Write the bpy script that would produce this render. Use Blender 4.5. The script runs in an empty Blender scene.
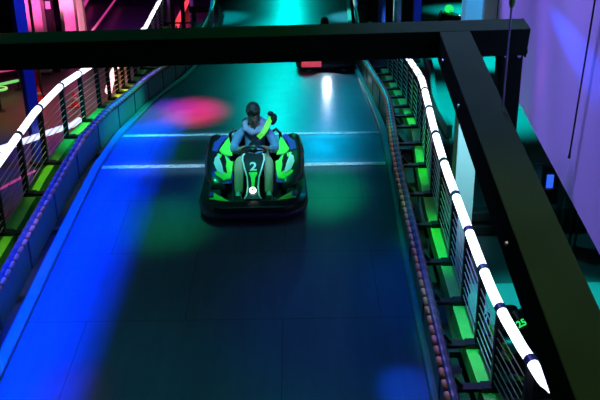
import bpy, math, random
from mathutils import Vector, Matrix, Euler
random.seed(7)
SC = bpy.context.scene
COL = SC.collection
R = math.radians
PI = math.pi

# ------------------------------------------------------------------ camera
CZ = 6.4; FPX = 740.0; PITCH = R(20.2); ROLL = R(.8)
cam_d = bpy.data.cameras.new('camera'); cam = bpy.data.objects.new('camera', cam_d); COL.objects.link(cam)
cam_d.sensor_width = 36; cam_d.lens = 36*FPX/600; cam_d.clip_end = 300; cam_d.clip_start = .05
Fv = Vector((0, math.cos(PITCH), -math.sin(PITCH)))
U0 = Vector((0, math.sin(PITCH), math.cos(PITCH))); R0 = Vector((1, 0, 0))
Rv = R0*math.cos(ROLL) - U0*math.sin(ROLL); Uv = U0*math.cos(ROLL) + R0*math.sin(ROLL)
C0 = Vector((0, 0, CZ))
cam.matrix_world = Matrix(((Rv.x, Uv.x, -Fv.x, 0), (Rv.y, Uv.y, -Fv.y, 0), (Rv.z, Uv.z, -Fv.z, CZ), (0, 0, 0, 1)))
SC.camera = cam

def ray(x, y): return Fv + Uv*((200-y)/FPX) + Rv*((x-300)/FPX)
def at_z(x, y, z=0.0):                      # world point on the level z seen at a photo pixel
    r = ray(x, y); return C0 + r*((z-CZ)/r.z)
def at_y(x, y, Y):
    r = ray(x, y); return C0 + r*(Y/r.y)

# ------------------------------------------------------------------ mesh builder
def vec(a): return Vector(a)
def lerp(a, b, t): return a+(b-a)*t
def rootloc(o):
    while o and o.parent: o = o.parent
    return o.location.copy() if o else Vector((0, 0, 0))

class MB:
    def __init__(s): s.v = []; s.f = []
    def add(s, vs, fs):
        n = len(s.v); s.v += [Vector(a) for a in vs]; s.f += [tuple(i+n for i in f) for f in fs]; return s
    def box(s, c, d, rot=None):
        c = vec(c); x, y, z = d[0]/2, d[1]/2, d[2]/2
        vs = [Vector(q) for q in ((-x,-y,-z),(x,-y,-z),(x,y,-z),(-x,y,-z),(-x,-y,z),(x,-y,z),(x,y,z),(-x,y,z))]
        if rot: 
            m = Euler(rot).to_matrix(); vs = [m @ q for q in vs]
        return s.add([c+q for q in vs], [(0,3,2,1),(4,5,6,7),(0,1,5,4),(1,2,6,5),(2,3,7,6),(3,0,4,7)])
    def bar(s, a, b, w, h, up=(0,0,1)):
        a, b, up = vec(a), vec(b), vec(up); d = (b-a).normalized(); x = d.cross(up).normalized()*w/2; u = x.cross(d).normalized()*h/2
        vs = [a-x-u, a+x-u, a+x+u, a-x+u, b-x-u, b+x-u, b+x+u, b-x+u]
        return s.add(vs, [(0,1,2,3),(7,6,5,4),(0,4,5,1),(1,5,6,2),(2,6,7,3),(3,7,4,0)])
    def sweep(s, pts, prof, closed=False, up=(0,0,1), caps=True, pclosed=True):
        # prof: list of (side, up) offsets, or function i -> list
        pts = [vec(p) for p in pts]; n = len(pts); up = vec(up); rings = []
        for i, p in enumerate(pts):
            if closed: d = pts[(i+1) % n]-pts[i-1]
            else: d = pts[min(i+1, n-1)]-pts[max(i-1, 0)]
            d.normalize(); uu = up if abs(d.dot(up)) < .98 else Vector((0, 1, 0))
            x = d.cross(uu).normalized(); u = x.cross(d).normalized()
            pr = prof(i) if callable(prof) else prof
            rings.append([p+x*a+u*b for a, b in pr])
        m = len(rings[0]); vs = [q for r_ in rings for q in r_]; fs = []
        for i in range(n if closed else n-1):
            j = (i+1) % n
            for k in range(m if pclosed else m-1):
                l = (k+1) % m; fs.append((i*m+k, i*m+l, j*m+l, j*m+k))
        if not closed and caps and pclosed:
            fs.append(tuple(range(m-1, -1, -1))); fs.append(tuple((n-1)*m+k for k in range(m)))
        return s.add(vs, fs)
    def tube(s, pts, r, n=8, closed=False, caps=True):
        rr = r if callable(r) else ((lambda i: r[i]) if isinstance(r, (list, tuple)) else (lambda i: r))
        return s.sweep(pts, lambda i: [(rr(i)*math.cos(2*PI*k/n), rr(i)*math.sin(2*PI*k/n)) for k in range(n)], closed=closed, caps=caps)
    def lathe(s, prof, c=(0,0,0), axis=(0,0,1), n=24):
        c = vec(c); a = vec(axis).normalized(); t = Vector((1,0,0)) if abs(a.x) < .9 else Vector((0,1,0))
        x = a.cross(t).normalized(); y = a.cross(x); m = len(prof)
        vs = [c + a*h + (x*math.cos(2*PI*k/n)+y*math.sin(2*PI*k/n))*r_ for k in range(n) for r_, h in prof]; fs = []
        for k in range(n):
            l = (k+1) % n
            for i in range(m-1): fs.append((k*m+i, l*m+i, l*m+i+1, k*m+i+1))
        if prof[0][0] > 1e-5: fs.append(tuple(k*m for k in range(n)))
        if prof[-1][0] > 1e-5: fs.append(tuple(k*m+m-1 for k in range(n-1, -1, -1)))
        return s.add(vs, fs)
    def loft(s, rings, caps=True, closed=True):
        m = len(rings[0]); n = len(rings); fs = []
        for i in range(n-1):
            for k in range(m if closed else m-1):
                l = (k+1) % m; fs.append((i*m+k, i*m+l, (i+1)*m+l, (i+1)*m+k))
        if caps and closed: fs.append(tuple(range(m-1, -1, -1))); fs.append(tuple((n-1)*m+k for k in range(m)))
        return s.add([q for r_ in rings for q in r_], fs)
    def ell(s, c, r, n=16, m=10, rot=None, fn=None):
        c = vec(c); M = Euler(rot).to_matrix() if rot else Matrix.Identity(3); rings = []
        for i in range(1, m):
            th = PI*i/m
            rings.append([Vector((math.sin(th)*math.cos(2*PI*k/n), math.sin(th)*math.sin(2*PI*k/n), -math.cos(th))) for k in range(n)])
        g = lambda q: c + M @ Vector(((fn(q) if fn else q)[0]*r[0], (fn(q) if fn else q)[1]*r[1], (fn(q) if fn else q)[2]*r[2]))
        vs = [g(q) for r_ in rings for q in r_]; fs = []
        for i in range(m-2):
            for k in range(n):
                l = (k+1) % n; fs.append((i*n+k, i*n+l, (i+1)*n+l, (i+1)*n+k))
        b = len(vs); vs += [g(Vector((0,0,-1))), g(Vector((0,0,1)))]
        for k in range(n):
            l = (k+1) % n; fs.append((b, l, k)); fs.append((b+1, (m-2)*n+k, (m-2)*n+l))
        return s.add(vs, fs)
    def build(s, name, mat, parent=None, smooth=False, bevel=0, sub=0, loc=None):
        me = bpy.data.meshes.new(name); off = rootloc(parent) if parent else (vec(loc) if loc is not None else Vector((0,0,0)))
        me.from_pydata([q-off for q in s.v], [], s.f); me.validate(); me.update()
        if smooth:
            for p in me.polygons: p.use_smooth = True
        me.materials.append(mat)
        o = bpy.data.objects.new(name, me); COL.objects.link(o)
        if parent: o.parent = parent
        elif loc is not None: o.location = loc
        if bevel:
            b = o.modifiers.new('bevel', 'BEVEL'); b.width = bevel; b.segments = 2; b.limit_method = 'ANGLE'
        if sub:
            b = o.modifiers.new('sub', 'SUBSURF'); b.levels = sub; b.render_levels = sub
        return o

def tag(o, label=None, cat=None, group=None, kind=None):
    if label: o['label'] = label
    if cat: o['category'] = cat
    if group: o['group'] = group
    if kind: o['kind'] = kind
    return o
def empty(name, loc, label=None, cat=None, group=None, kind=None):
    o = bpy.data.objects.new(name, None); COL.objects.link(o); o.location = loc; o.empty_display_size = .2
    return tag(o, label, cat, group, kind)
def copy_tree(o, parent=None):
    c = o.copy(); COL.objects.link(c); c.parent = parent
    for ch in [q for q in bpy.data.objects if q.parent == o]: copy_tree(ch, c)
    return c
def text_mesh(name, txt, size, mat, parent, M, depth=.002):
    cu = bpy.data.curves.new('t', 'FONT'); cu.body = txt; cu.size = size; cu.extrude = depth; cu.align_x = 'CENTER'; cu.align_y = 'CENTER'; cu.offset = size*.02
    t = bpy.data.objects.new('t', cu); COL.objects.link(t)
    dg = bpy.context.evaluated_depsgraph_get(); me = bpy.data.meshes.new_from_object(t.evaluated_get(dg)); bpy.data.objects.remove(t)
    me.transform(M); me.materials.clear(); me.materials.append(mat); me.name = name
    o = bpy.data.objects.new(name, me); COL.objects.link(o); o.parent = parent; return o

# ------------------------------------------------------------------ materials
def mat(name, col, rough=.5, metal=0.0, emit=None, es=0.0, var=.15, scale=6.0, bump=0.0, bscale=40.0, coat=0.0, rvar=.08):
    m = bpy.data.materials.new(name); m.use_nodes = True; nt = m.node_tree; b = nt.nodes['Principled BSDF']
    b.inputs['Base Color'].default_value = (*col, 1); b.inputs['Roughness'].default_value = rough; b.inputs['Metallic'].default_value = metal
    b.inputs['Coat Weight'].default_value = coat
    if emit:
        b.inputs['Emission Color'].default_value = (*emit, 1); b.inputs['Emission Strength'].default_value = es
    tc = nt.nodes.new('ShaderNodeTexCoord'); nz = nt.nodes.new('ShaderNodeTexNoise'); nz.inputs['Scale'].default_value = scale; nz.inputs['Detail'].default_value = 4
    nt.links.new(tc.outputs['Object'], nz.inputs['Vector'])
    cr = nt.nodes.new('ShaderNodeMapRange'); cr.inputs['To Min'].default_value = 1-var; cr.inputs['To Max'].default_value = 1+var
    nt.links.new(nz.outputs['Fac'], cr.inputs['Value'])
    mx = nt.nodes.new('ShaderNodeVectorMath'); mx.operation = 'SCALE'; mx.inputs[0].default_value = col; nt.links.new(cr.outputs['Result'], mx.inputs['Scale'])
    nt.links.new(mx.outputs['Vector'], b.inputs['Base Color'])
    rr = nt.nodes.new('ShaderNodeMapRange'); rr.inputs['To Min'].default_value = max(0, rough-rvar); rr.inputs['To Max'].default_value = min(1, rough+rvar)
    nt.links.new(nz.outputs['Fac'], rr.inputs['Value']); nt.links.new(rr.outputs['Result'], b.inputs['Roughness'])
    if bump:
        n2 = nt.nodes.new('ShaderNodeTexNoise'); n2.inputs['Scale'].default_value = bscale; nt.links.new(tc.outputs['Object'], n2.inputs['Vector'])
        bp = nt.nodes.new('ShaderNodeBump'); bp.inputs['Strength'].default_value = bump; bp.inputs['Distance'].default_value = .01
        nt.links.new(n2.outputs['Fac'], bp.inputs['Height']); nt.links.new(bp.outputs['Normal'], b.inputs['Normal'])
    return m

M = {}
M['black_steel'] = mat('painted black steel', (.045, .05, .045), .45, .2)
M['frame_steel'] = mat('dark green primed steel', (.022, .048, .018), .7, 0, var=.3, scale=3)
M['post'] = mat('black rail post', (.03, .03, .04), .4, .3)
M['cable'] = mat('steel cable', (.75, .72, .75), .35, .5)
M['beam_green'] = mat('green painted edge beam', (.22, .80, .14), .5, var=.2)
M['panel'] = mat('green grey barrier belt', (.13, .32, .26), .45, var=.3, scale=3, bump=.3, bscale=15)
M['kerb'] = mat('kerb strip green grey', (.10, .25, .18), .5, var=.25)
M['pad'] = mat('dark padded tube', (.05, .05, .13), .35)
M['bracket'] = mat('black bracket steel', (.012, .012, .022), .35, .2)
M['lacing'] = mat('salmon lacing', (.95, .24, .14), .5)
M['rubber'] = mat('tyre rubber', (.018, .018, .018), .75, bump=.3)
M['kart_black'] = mat('black kart plastic', (.014, .015, .018), .3, coat=.3)
M['kart_green'] = mat('fluorescent green plastic', (.16, .95, .10), .35, coat=.3)
M['kart_white'] = mat('white kart plastic', (.75, .8, .8), .35)
M['kart_blue'] = mat('blue kart trim', (.05, .08, .5), .35)
M['kart_red'] = mat('red kart trim', (.7, .02, .03), .35)
M['hoodie'] = mat('grey blue sweatshirt', (.13, .22, .42), .85, bump=.4, bscale=30)
M['trousers'] = mat('khaki trousers', (.38, .30, .20), .85, bump=.3)
M['skin'] = mat('skin', (.42, .24, .17), .55)
M['hair'] = mat('dark hair', (.015, .012, .012), .6, bump=.6, bscale=60)
M['shoe'] = mat('grey trainers', (.5, .55, .65), .6)
M['sole'] = mat('pale sole', (.6, .62, .65), .6)
M['scarf'] = mat('lilac scarf', (.30, .25, .42), .85, bump=.5)
M['strap'] = mat('black webbing', (.012, .012, .014), .7)
M['strap_green'] = mat('fluorescent yellow webbing', (.45, .9, .08), .6, var=.05)
M['wall_paint'] = mat('pale painted wall', (.55, .52, .60), .6, var=.04, scale=.6)
M['dark_wall'] = mat('dark hall wall', (.03, .03, .035), .8)
M['concrete'] = mat('polished concrete', (.15, .15, .15), .38, var=.3, scale=.8)
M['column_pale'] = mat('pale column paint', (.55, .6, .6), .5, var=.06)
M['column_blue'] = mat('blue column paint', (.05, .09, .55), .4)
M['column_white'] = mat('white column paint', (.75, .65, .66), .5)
M['tyre_belt'] = mat('black barrier', (.02, .02, .02), .6)
M['pale_floor'] = mat('pale floor paint', (.5, .6, .6), .4, var=.12, scale=1.5)
def glow(name, col, s):
    return mat(name, (.8, .8, .8), .4, emit=col, es=s, var=0)
M['tube_glow'] = glow('white lit tube', (.80, .84, 1.0), 2.6)
M['lamp_glow'] = glow('white round lamp', (.85, .95, 1.0), 5)
M['neon_pink'] = glow('pink neon', (1.0, .55, .62), 2.4)
M['neon_red'] = glow('red neon', (1.0, .05, .05), 1.2)
M['neon_magenta'] = glow('magenta neon', (.9, .05, .3), .6)
M['neon_lilac'] = glow('lilac lit tube', (.75, .78, 1.0), 1.3)
M['neon_green'] = glow('green neon', (.15, 1, .2), .7)
M['led_green'] = glow('green led', (.02, 1.0, .18), .9)
M['led_red'] = glow('red led', (.9, .03, .08), .5)
M['screen_blue'] = glow('blue screen', (.03, .12, 1.0), .9)

M['frame_steel'].node_tree.nodes['Principled BSDF'].inputs['Specular IOR Level'].default_value = 0
M['kart_black'].node_tree.nodes['Principled BSDF'].inputs['Specular IOR Level'].default_value = .4
# deck: grey coated boards with fine seams and tyre scuffs
def deck_mat():
    m = bpy.data.materials.new('coated track boards'); m.use_nodes = True; nt = m.node_tree; b = nt.nodes['Principled BSDF']; N = nt.nodes.new; L = nt.links.new
    tc = N('ShaderNodeTexCoord'); br = N('ShaderNodeTexBrick'); br.offset = .5
    br.inputs['Scale'].default_value = 1; br.inputs['Brick Width'].default_value = 2.1; br.inputs['Row Height'].default_value = 1.22; br.inputs['Mortar Size'].default_value = .006
    br.inputs['Color1'].default_value = (.075, .12, .14, 1); br.inputs['Color2'].default_value = (.082, .13, .15, 1); br.inputs['Mortar'].default_value = (.06, .065, .07, 1)
    mp = N('ShaderNodeMapping'); mp.inputs['Location'].default_value = (.2, .32, 0); L(tc.outputs['Object'], mp.inputs['Vector']); L(mp.outputs['Vector'], br.inputs['Vector'])
    ms = N('ShaderNodeMapping'); ms.inputs['Scale'].default_value = (5, .7, 1); L(tc.outputs['Object'], ms.inputs['Vector'])
    nz = N('ShaderNodeTexNoise'); nz.inputs['Scale'].default_value = 1.6; nz.inputs['Detail'].default_value = 8; nz.inputs['Roughness'].default_value = .65; L(ms.outputs['Vector'], nz.inputs['Vector'])
    mr = N('ShaderNodeMapRange'); mr.inputs['From Min'].default_value = .3; mr.inputs['From Max'].default_value = .7; mr.inputs['To Min'].default_value = .88; mr.inputs['To Max'].default_value = 1.12; L(nz.outputs['Fac'], mr.inputs['Value'])
    sc = N('ShaderNodeVectorMath'); sc.operation = 'SCALE'; L(br.outputs['Color'], sc.inputs[0]); L(mr.outputs['Result'], sc.inputs['Scale']); L(sc.outputs['Vector'], b.inputs['Base Color']); b.inputs['Specular IOR Level'].default_value = .4
    n2 = N('ShaderNodeTexNoise'); n2.inputs['Scale'].default_value = 2.5; n2.inputs['Detail'].default_value = 6; L(tc.outputs['Object'], n2.inputs['Vector'])
    r2 = N('ShaderNodeMapRange'); r2.inputs['From Min'].default_value = .3; r2.inputs['From Max'].default_value = .7; r2.inputs['To Min'].default_value = .29; r2.inputs['To Max'].default_value = .35; L(n2.outputs['Fac'], r2.inputs['Value']); L(r2.outputs['Result'], b.inputs['Roughness'])
    n3 = N('ShaderNodeTexNoise'); n3.inputs['Scale'].default_value = 9; n3.inputs['Detail'].default_value = 3; L(tc.outputs['Object'], n3.inputs['Vector'])
    bp = N('ShaderNodeBump'); bp.inputs['Strength'].default_value = .05; bp.inputs['Distance'].default_value = .01; L(n3.outputs['Fac'], bp.inputs['Height']); L(bp.outputs['Normal'], b.inputs['Normal'])
    return m
M['deck'] = deck_mat()
def worn_glint_mat():
    m = bpy.data.materials.new('worn highlit joint'); m.use_nodes = True; nt = m.node_tree; b = nt.nodes['Principled BSDF']; N = nt.nodes.new; L = nt.links.new
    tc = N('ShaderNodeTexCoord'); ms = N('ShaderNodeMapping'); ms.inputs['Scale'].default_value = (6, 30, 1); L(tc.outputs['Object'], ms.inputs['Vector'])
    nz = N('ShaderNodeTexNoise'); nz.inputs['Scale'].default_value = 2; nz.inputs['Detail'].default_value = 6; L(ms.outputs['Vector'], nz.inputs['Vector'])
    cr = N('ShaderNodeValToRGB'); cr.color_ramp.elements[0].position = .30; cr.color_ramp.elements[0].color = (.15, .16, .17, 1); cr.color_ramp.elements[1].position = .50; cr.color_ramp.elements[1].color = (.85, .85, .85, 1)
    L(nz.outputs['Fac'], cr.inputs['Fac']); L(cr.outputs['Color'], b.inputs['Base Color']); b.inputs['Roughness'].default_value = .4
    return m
M['worn'] = worn_glint_mat()  # wear scratches, plus the edge's highlight painted pale into the colour

# ------------------------------------------------------------------ track geometry
SL = math.tan(R(11.1)); CY, CZ1, FY, FZ = 10.386, 3.136, 11.695, 3.254
def deck_z(y):
    if y < CY: return 2.971 + SL*(y-9.543)
    if y < FY: return CZ1 + (FZ-CZ1)*(y-CY)/(FY-CY)
    if y < 19: return FZ
    return FZ + .13*(y-19)
def interp(tab, y):
    if y <= tab[0][0]: return tab[0][1]
    for (a, b), (c, d) in zip(tab, tab[1:]):
        if y <= c:
            t = (y-a)/(c-a); return b+(d-b)*t
    return tab[-1][1]
def smooth_tab(tab): return lambda y: (interp(tab, y-.7)+2*interp(tab, y-.35)+3*interp(tab, y)+2*interp(tab, y+.35)+interp(tab, y+.7))/9
kerbL = smooth_tab([(0, -2.92), (8.75, -2.935), (10.3, -2.91), (11.8, -2.86), (14.6, -2.78), (16.3, -2.50), (18.1, -2.40), (22.2, -2.30), (23.8, -2.34), (24.6, -2.47), (25.9, -2.75), (28, -3.4), (36, -6.0)])
ropeL = smooth_tab([(0, -3.16), (8.7, -3.16), (10.3, -3.13), (11.4, -3.06), (12.2, -2.99), (14.4, -2.91), (15.7, -2.74), (18, -2.60), (20.4, -2.56), (21.9, -2.52), (23.1, -2.53), (23.9, -2.62), (25.9, -2.93), (28, -3.55), (36, -6.2)])
postL = smooth_tab([(0, -3.77), (13.8, -3.775), (15, -3.72), (16, -3.70), (18, -3.78), (20, -3.88), (23, -4.0), (25, -4.3), (36, -7)])
kerbR = smooth_tab([(0, 1.19), (5.8, 1.19), (8.2, 1.21), (10.5, 1.27), (11.6, 1.31), (14.1, 1.34), (17.6, 1.28), (22.4, 1.50), (25.6, 1.64), (36, 2.3)])
ropeR = smooth_tab([(0, 1.26), (5.3, 1.26), (9, 1.29), (9.8, 1.30), (12.4, 1.475), (15.9, 1.41), (20.6, 1.66), (23.5, 1.76), (36, 2.45)])
postR = smooth_tab([(0, 2.35), (5.0, 2.0), (5.5, 1.84), (6.2, 1.79), (8.75, 1.78), (10.2, 1.84), (12, 2.0), (14, 2.06), (18.4, 2.1), (23, 2.2), (36, 3.0)])
YS = [1+.5*i for i in range(19)] + [CY-.15, CY, CY+.3, 11, 11.4, FY, 12.1] + [12.5+.5*i for i in range(46)]
YS = sorted(set(round(y, 3) for y in YS))
def path(fx, dz=0.0, y0=1, y1=35, dx=0.0, step=None):
    ys = [y for y in YS if y0 <= y <= y1]
    if step:
        n = int((y1-y0)/step); ys = [y0+(y1-y0)*i/n for i in range(n+1)]
    return [Vector((fx(y)+dx, y, deck_z(y)+dz)) for y in ys]

# deck slab
d = MB(); rings = []
for y in YS:
    z = deck_z(y); a, b = kerbL(y)-.16, kerbR(y)+.13
    rings.append([Vector((a, y, z)), Vector((b, y, z)), Vector((b, y, z-.12)), Vector((a, y, z-.12))])
d.loft(rings)
tag(d.build('track_deck', M['deck']), kind='structure')
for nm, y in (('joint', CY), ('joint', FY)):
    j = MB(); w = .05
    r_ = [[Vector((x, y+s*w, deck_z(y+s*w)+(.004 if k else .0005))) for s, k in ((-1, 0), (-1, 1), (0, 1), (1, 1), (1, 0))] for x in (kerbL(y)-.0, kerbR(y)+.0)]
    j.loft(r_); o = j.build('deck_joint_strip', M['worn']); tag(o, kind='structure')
    o['label'] = 'worn highlit joint strip across the track, %s the kart' % ('just behind' if y == CY else 'further behind')
# under-deck carrying frame, dark
u = MB()
for y in [2+2.4*i for i in range(14)]:
    z = deck_z(y)-.12-.10
    u.bar((kerbL(y)-.9, y, z-.12), (kerbR(y)+.75, y, z-.12), .12, .2)
    for x in (kerbL(y)-.75, kerbR(y)+.6):
        if z > .5: u.box((x, y, (z-.22)/2), (.14, .14, z-.22))
tag(u.build('deck_support_frame', M['black_steel']), kind='structure')
# kerbs
kp = lambda s: [(0, 0), (0, .05), (s*.02, .065), (s*.12, .065), (s*.12, 0)]
for nm, fx, s in (('kerb_left', kerbL, -1), ('kerb_right', kerbR, 1)):
    k = MB(); pr = [(s*a, b) for a, b in [(0, .001), (0, .045), (.015, .06), (.11, .06), (.11, .001)]]
    k.sweep(path(fx), pr); tag(k.build(nm, M['kerb']), kind='structure')

# barriers ---------------------------------------------------------
def barrier(fx, s, label):
    base = Vector((fx(9), 9, deck_z(9)))
    t = empty('track_barrier', base, label, 'barrier')
    k = MB(); k.sweep(path(fx, .02), [(s*.0, 0), (0, .40), (s*.03, .40), (s*.03, 0)])
    p = k.build('barrier_belt', M['panel'], t)
    y = 1.6
    while y < 34:          # vertical clamps of the belt, near ones are own parts
        q = MB(); q.box((fx(y)-s*.004, y, deck_z(y)+.22), (.012, .035, .38)); q.build('belt_clamp', M['pad'], t)
        y += 1.05
    # padded top tube with spiral lashing modelled in its surface
    pts = path(fx, .44, y0=1, y1=35, dx=s*.03, step=.035)
    rr = lambda i: .052 + (.011 if i % 4 == 0 else 0)
    k = MB(); k.tube(pts, rr, 10, caps=True); k.build('top_padding', M['pad'], t, smooth=True)
    q = MB(); y = 1.1                           # salmon cord showing between the lashings
    while y < 34.8:
        q.tube([Vector((fx(y+a)-s*.026, y+a, deck_z(y+a)+.468)) for a in (0, .012, .095, .107)], [.012, .027, .027, .012], 6); y += .14
    q.build('lacing_cord', M['lacing'], t, smooth=True)
    return t
barrier(ropeL, -1, 'teal-lit belt barrier with dark padded top along the left edge of the track')
barrier(ropeR, 1, 'belt barrier with salmon laced padded top along the right edge of the track')

# added black sheet standing in for the shade between each barrier and railing
for nm, fa, fb, s_ in (('dark_gap_sheet_left', ropeL, postL, -1), ('dark_gap_sheet_right', ropeR, postR, 1)):
    g = MB(); rg = []
    for y in [q for q in YS if q < 16.6]:
        z = deck_z(y)-.30; a_, b_ = fa(y)+s_*.04, fb(y)-s_*.15
        rg.append([Vector((a_, y, z)), Vector((b_, y, z)), Vector((b_, y, z-.03)), Vector((a_, y, z-.03))])
    g.loft(rg); tag(g.build(nm, M['tyre_belt']), kind='structure')
# railings ---------------------------------------------------------
def railing(fx, s, ys, label, H=.84, tube_end=None):
    t = empty('guard_railing', (fx(9), 9, deck_z(9)), label, 'railing')
    y0, y1 = ys[0], ys[-1]
    # green edge beam under the posts
    k = MB(); k.sweep(path(fx, -.10, y0=max(1, y0-.6), y1=y1, dx=-s*.05), [(-.085, -.09), (-.085, .09), (.085, .09), (.085, -.09)])
    k.build('edge_beam', M['beam_green'], t)
    def P(y, z): return Vector((fx(y), y, deck_z(y)+z))
    for y in ys:
        k = MB(); k.bar(P(y, -.16), P(y, H-.045), .07, .06, up=(0, 1, 0)); k.build('post', M['post'], t, bevel=.004)
        rope = ropeL(y) if s < 0 else ropeR(y); a = Vector((rope+s*.035, y, deck_z(y)+.005)); b = P(y, .005); b.x -= s*.0
        k = MB(); k.bar(a, b+Vector((s*.03, 0, 0)), .11, .035); k.bar(b-Vector((s*.12, 0, .02)), b+Vector((s*.03, 0, -.02)), .12, .10); k.bar(a+Vector((0, .0, .0)), a+Vector((s*.02, 0, .36)), .03, .05, up=(0, 1, 0))
        k.add([a+Vector((0,.02,.03)), a+Vector((0,.02,.30)), a+Vector((s*.22,.02,.03)), a+Vector((0,-.02,.03)), a+Vector((0,-.02,.30)), a+Vector((s*.22,-.02,.03))], [(0,1,2),(5,4,3),(0,3,4,1),(1,4,5,2),(2,5,3,0)])
        br = k.build('bracket', M['bracket'], t)
        c = a+Vector((s*.05, 0, .03)); k = MB(); k.lathe([(.045, 0), (.045, .02), (.02, .035), (0, .035)], c, n=12); k.build('bolt_cap', M['pad'], br, smooth=False)
    for i in range(7):
        z = .10+.092*i
        k = MB(); k.tube([P(y, z)-Vector((s*.02, 0, 0)) for y in ys], .006, 6); k.build('cable', M['cable'], t)
    k = MB(); k.sweep([P(y, H-.055) for y in ys], [(-.022, -.008), (-.022, .008), (.022, .008), (.022, -.008)]); k.build('top_flat', M['post'], t)
    for a, b in zip(ys, ys[1:]):
        n = 5; k = MB(); k.tube([P(a+.03+(b-a-.06)*j/n, H) for j in range(n+1)], .048, 14); k.build('light_tube', M['tube_glow'], t, smooth=True)
    for y in ys:
        k = MB(); k.tube([P(y-.035, H), P(y+.035, H)], .053, 14); k.build('collar', M['pad'], t, smooth=False)
    if tube_end:
        k = MB(); a = tube_end; n = 6
        pts = [P(ys[0]-.035, H)]+[P(ys[0]-.06-a*j/n, H) for j in range(n+1)]; pts[-1].z -= .02
        k.tube(pts, [.048]*(n-1)+[.045, .032, .006], 14); k.build('light_tube', M['tube_glow'], t, smooth=True)
    return t
ysR = [5.32, 5.98, 6.57, 7.24, 7.96, 8.75, 9.5, 10.3, 11.15, 12.0, 12.75, 13.5, 14.3, 15.1, 15.9, 16.7, 17.6]
ysL = [6.0, 6.9, 7.8, 8.7, 9.65, 10.57, 11.67, 12.73, 13.8, 14.5, 15.1, 15.6, 16.2, 17, 17.9, 18.8, 19.8, 20.8, 21.8, 22.8]
railing(postL, -1, ysL, 'cable railing topped by white light tubes along the left side of the track')
railing(postR, 1, ysR, 'cable railing topped by white light tubes along the right side, its tip at bottom right', tube_end=.27)

# ------------------------------------------------------------------ hall shell
def slab(name, m, x0, x1, y0, y1, z0, z1):
    k = MB(); k.box(((x0+x1)/2, (y0+y1)/2, (z0+z1)/2), (x1-x0, y1-y0, z1-z0)); return tag(k.build(name, m), kind='structure')
HX0, HX1, HY0, HY1, HZ = -34, 30, -4, 82, 11
slab('floor', M['concrete'], HX0, HX1, HY0, HY1, -.2, 0)
slab('ceiling', M['dark_wall'], HX0, HX1, HY0, HY1, HZ, HZ+.2)
slab('wall_back', M['dark_wall'], HX0, HX1, HY1, HY1+.3, 0, HZ)
slab('wall_left', M['dark_wall'], HX0-.3, HX0, HY0, HY1, 0, HZ)
slab('wall_far_right', M['dark_wall'], HX1, HX1+.3, HY0, HY1, 0, HZ)
slab('wall_front', M['dark_wall'], HX0, HX1, HY0-.3, HY0, 0, HZ)
# the pale wall that hangs beside the track, its lower edge open to the floor below
wd = Vector((.1615, .987, 0)); wa = at_z(600, 255, 4.8); wside = Vector((wd.y, -wd.x, 0))
def wall_pt(l, z, o=0): q = wa + wd*l + wside*o; return Vector((q.x, q.y, z))
k = MB(); k.add([wall_pt(l, z, o) for l in (-2.5, 19) for o in (0, .18) for z in (4.8, HZ)], [(0,1,3,2),(4,6,7,5),(0,4,5,1),(2,3,7,6),(0,2,6,4),(1,5,7,3)])
tag(k.build('wall_right', M['wall_paint']), kind='structure')
def wall_hit(x, y, o=0):
    r = ray(x, y); n = wside; q = wa - n*o; t = (q-C0).dot(n)/r.dot(n); return C0+r*t

# ------------------------------------------------------------------ steel frame in the foreground
A = C0 + ray(439.5, 31.5)*4.9
dv = Vector((.03, .972, .231)).normalized(); ev = Vector((1, .037, .009)).normalized(); nv = ev.cross(dv).normalized()
W_ = .205
t = empty('steel_frame', A, 'dark steel frame crossing the foreground, cross beam, long sloping beam and short post', 'steel frame')
def prism_bar(a, b, side, down, name, m, bevel=.006):     # a,b along the top edge; side & down vectors give the section
    k = MB(); vs = [a, a+side, a+side+down, a+down, b, b+side, b+side+down, b+down]
    k.add(vs, [(0,1,2,3),(7,6,5,4),(0,4,5,1),(1,5,6,2),(2,6,7,3),(3,7,4,0)]); return k.build(name, m, t, bevel=bevel)
endR = A + ev*.605
cb = prism_bar(A-ev*5.2, endR, dv*W_, nv*-W_*.92, 'cross_beam', M['frame_steel'])
sb = prism_bar(A-dv*.0, A-dv*4.4, ev*W_, nv*-W_*.92, 'sloping_beam', M['frame_steel'])
k = MB(); c = endR-ev*.006; k.add([c, c+ev*.012, c+ev*.012+dv*W_, c+dv*W_]+[q-nv*.2 for q in (c, c+ev*.012, c+ev*.012+dv*W_, c+dv*W_)], [(0,1,2,3),(7,6,5,4),(0,4,5,1),(1,5,6,2),(2,6,7,3),(3,7,4,0)])
k.build('end_plate', M['frame_steel'], t)
pc = endR - ev*.085 + dv*(W_*.5) - nv*W_*.9
k = MB(); k.box((pc.x, pc.y, pc.z-.42), (.15, .15, .9)); k.build('hanging_post', M['frame_steel'], t, bevel=.008)
k = MB(); k.box((pc.x, pc.y, pc.z-.0), (.19, .19, .03)); pp = k.build('post_plate', M['frame_steel'], t)
for sx in (-1, 1):
    k = MB(); k.lathe([(.014, 0), (.014, .012), (0, .012)], (pc.x+sx*.045, pc.y-.076, pc.z-.03), axis=(0, -1, 0), n=6); k.build('bolt', M['cable'], pp)
for (q, dq) in ((A, .25), (A, .9), (A, 2.2)):
    p = A - dv*dq - nv*.1
    k = MB(); k.lathe([(.011, 0), (.011, .01), (0, .01)], p, axis=-ev, n=6); k.build('bolt', M['cable'], sb)
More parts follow.
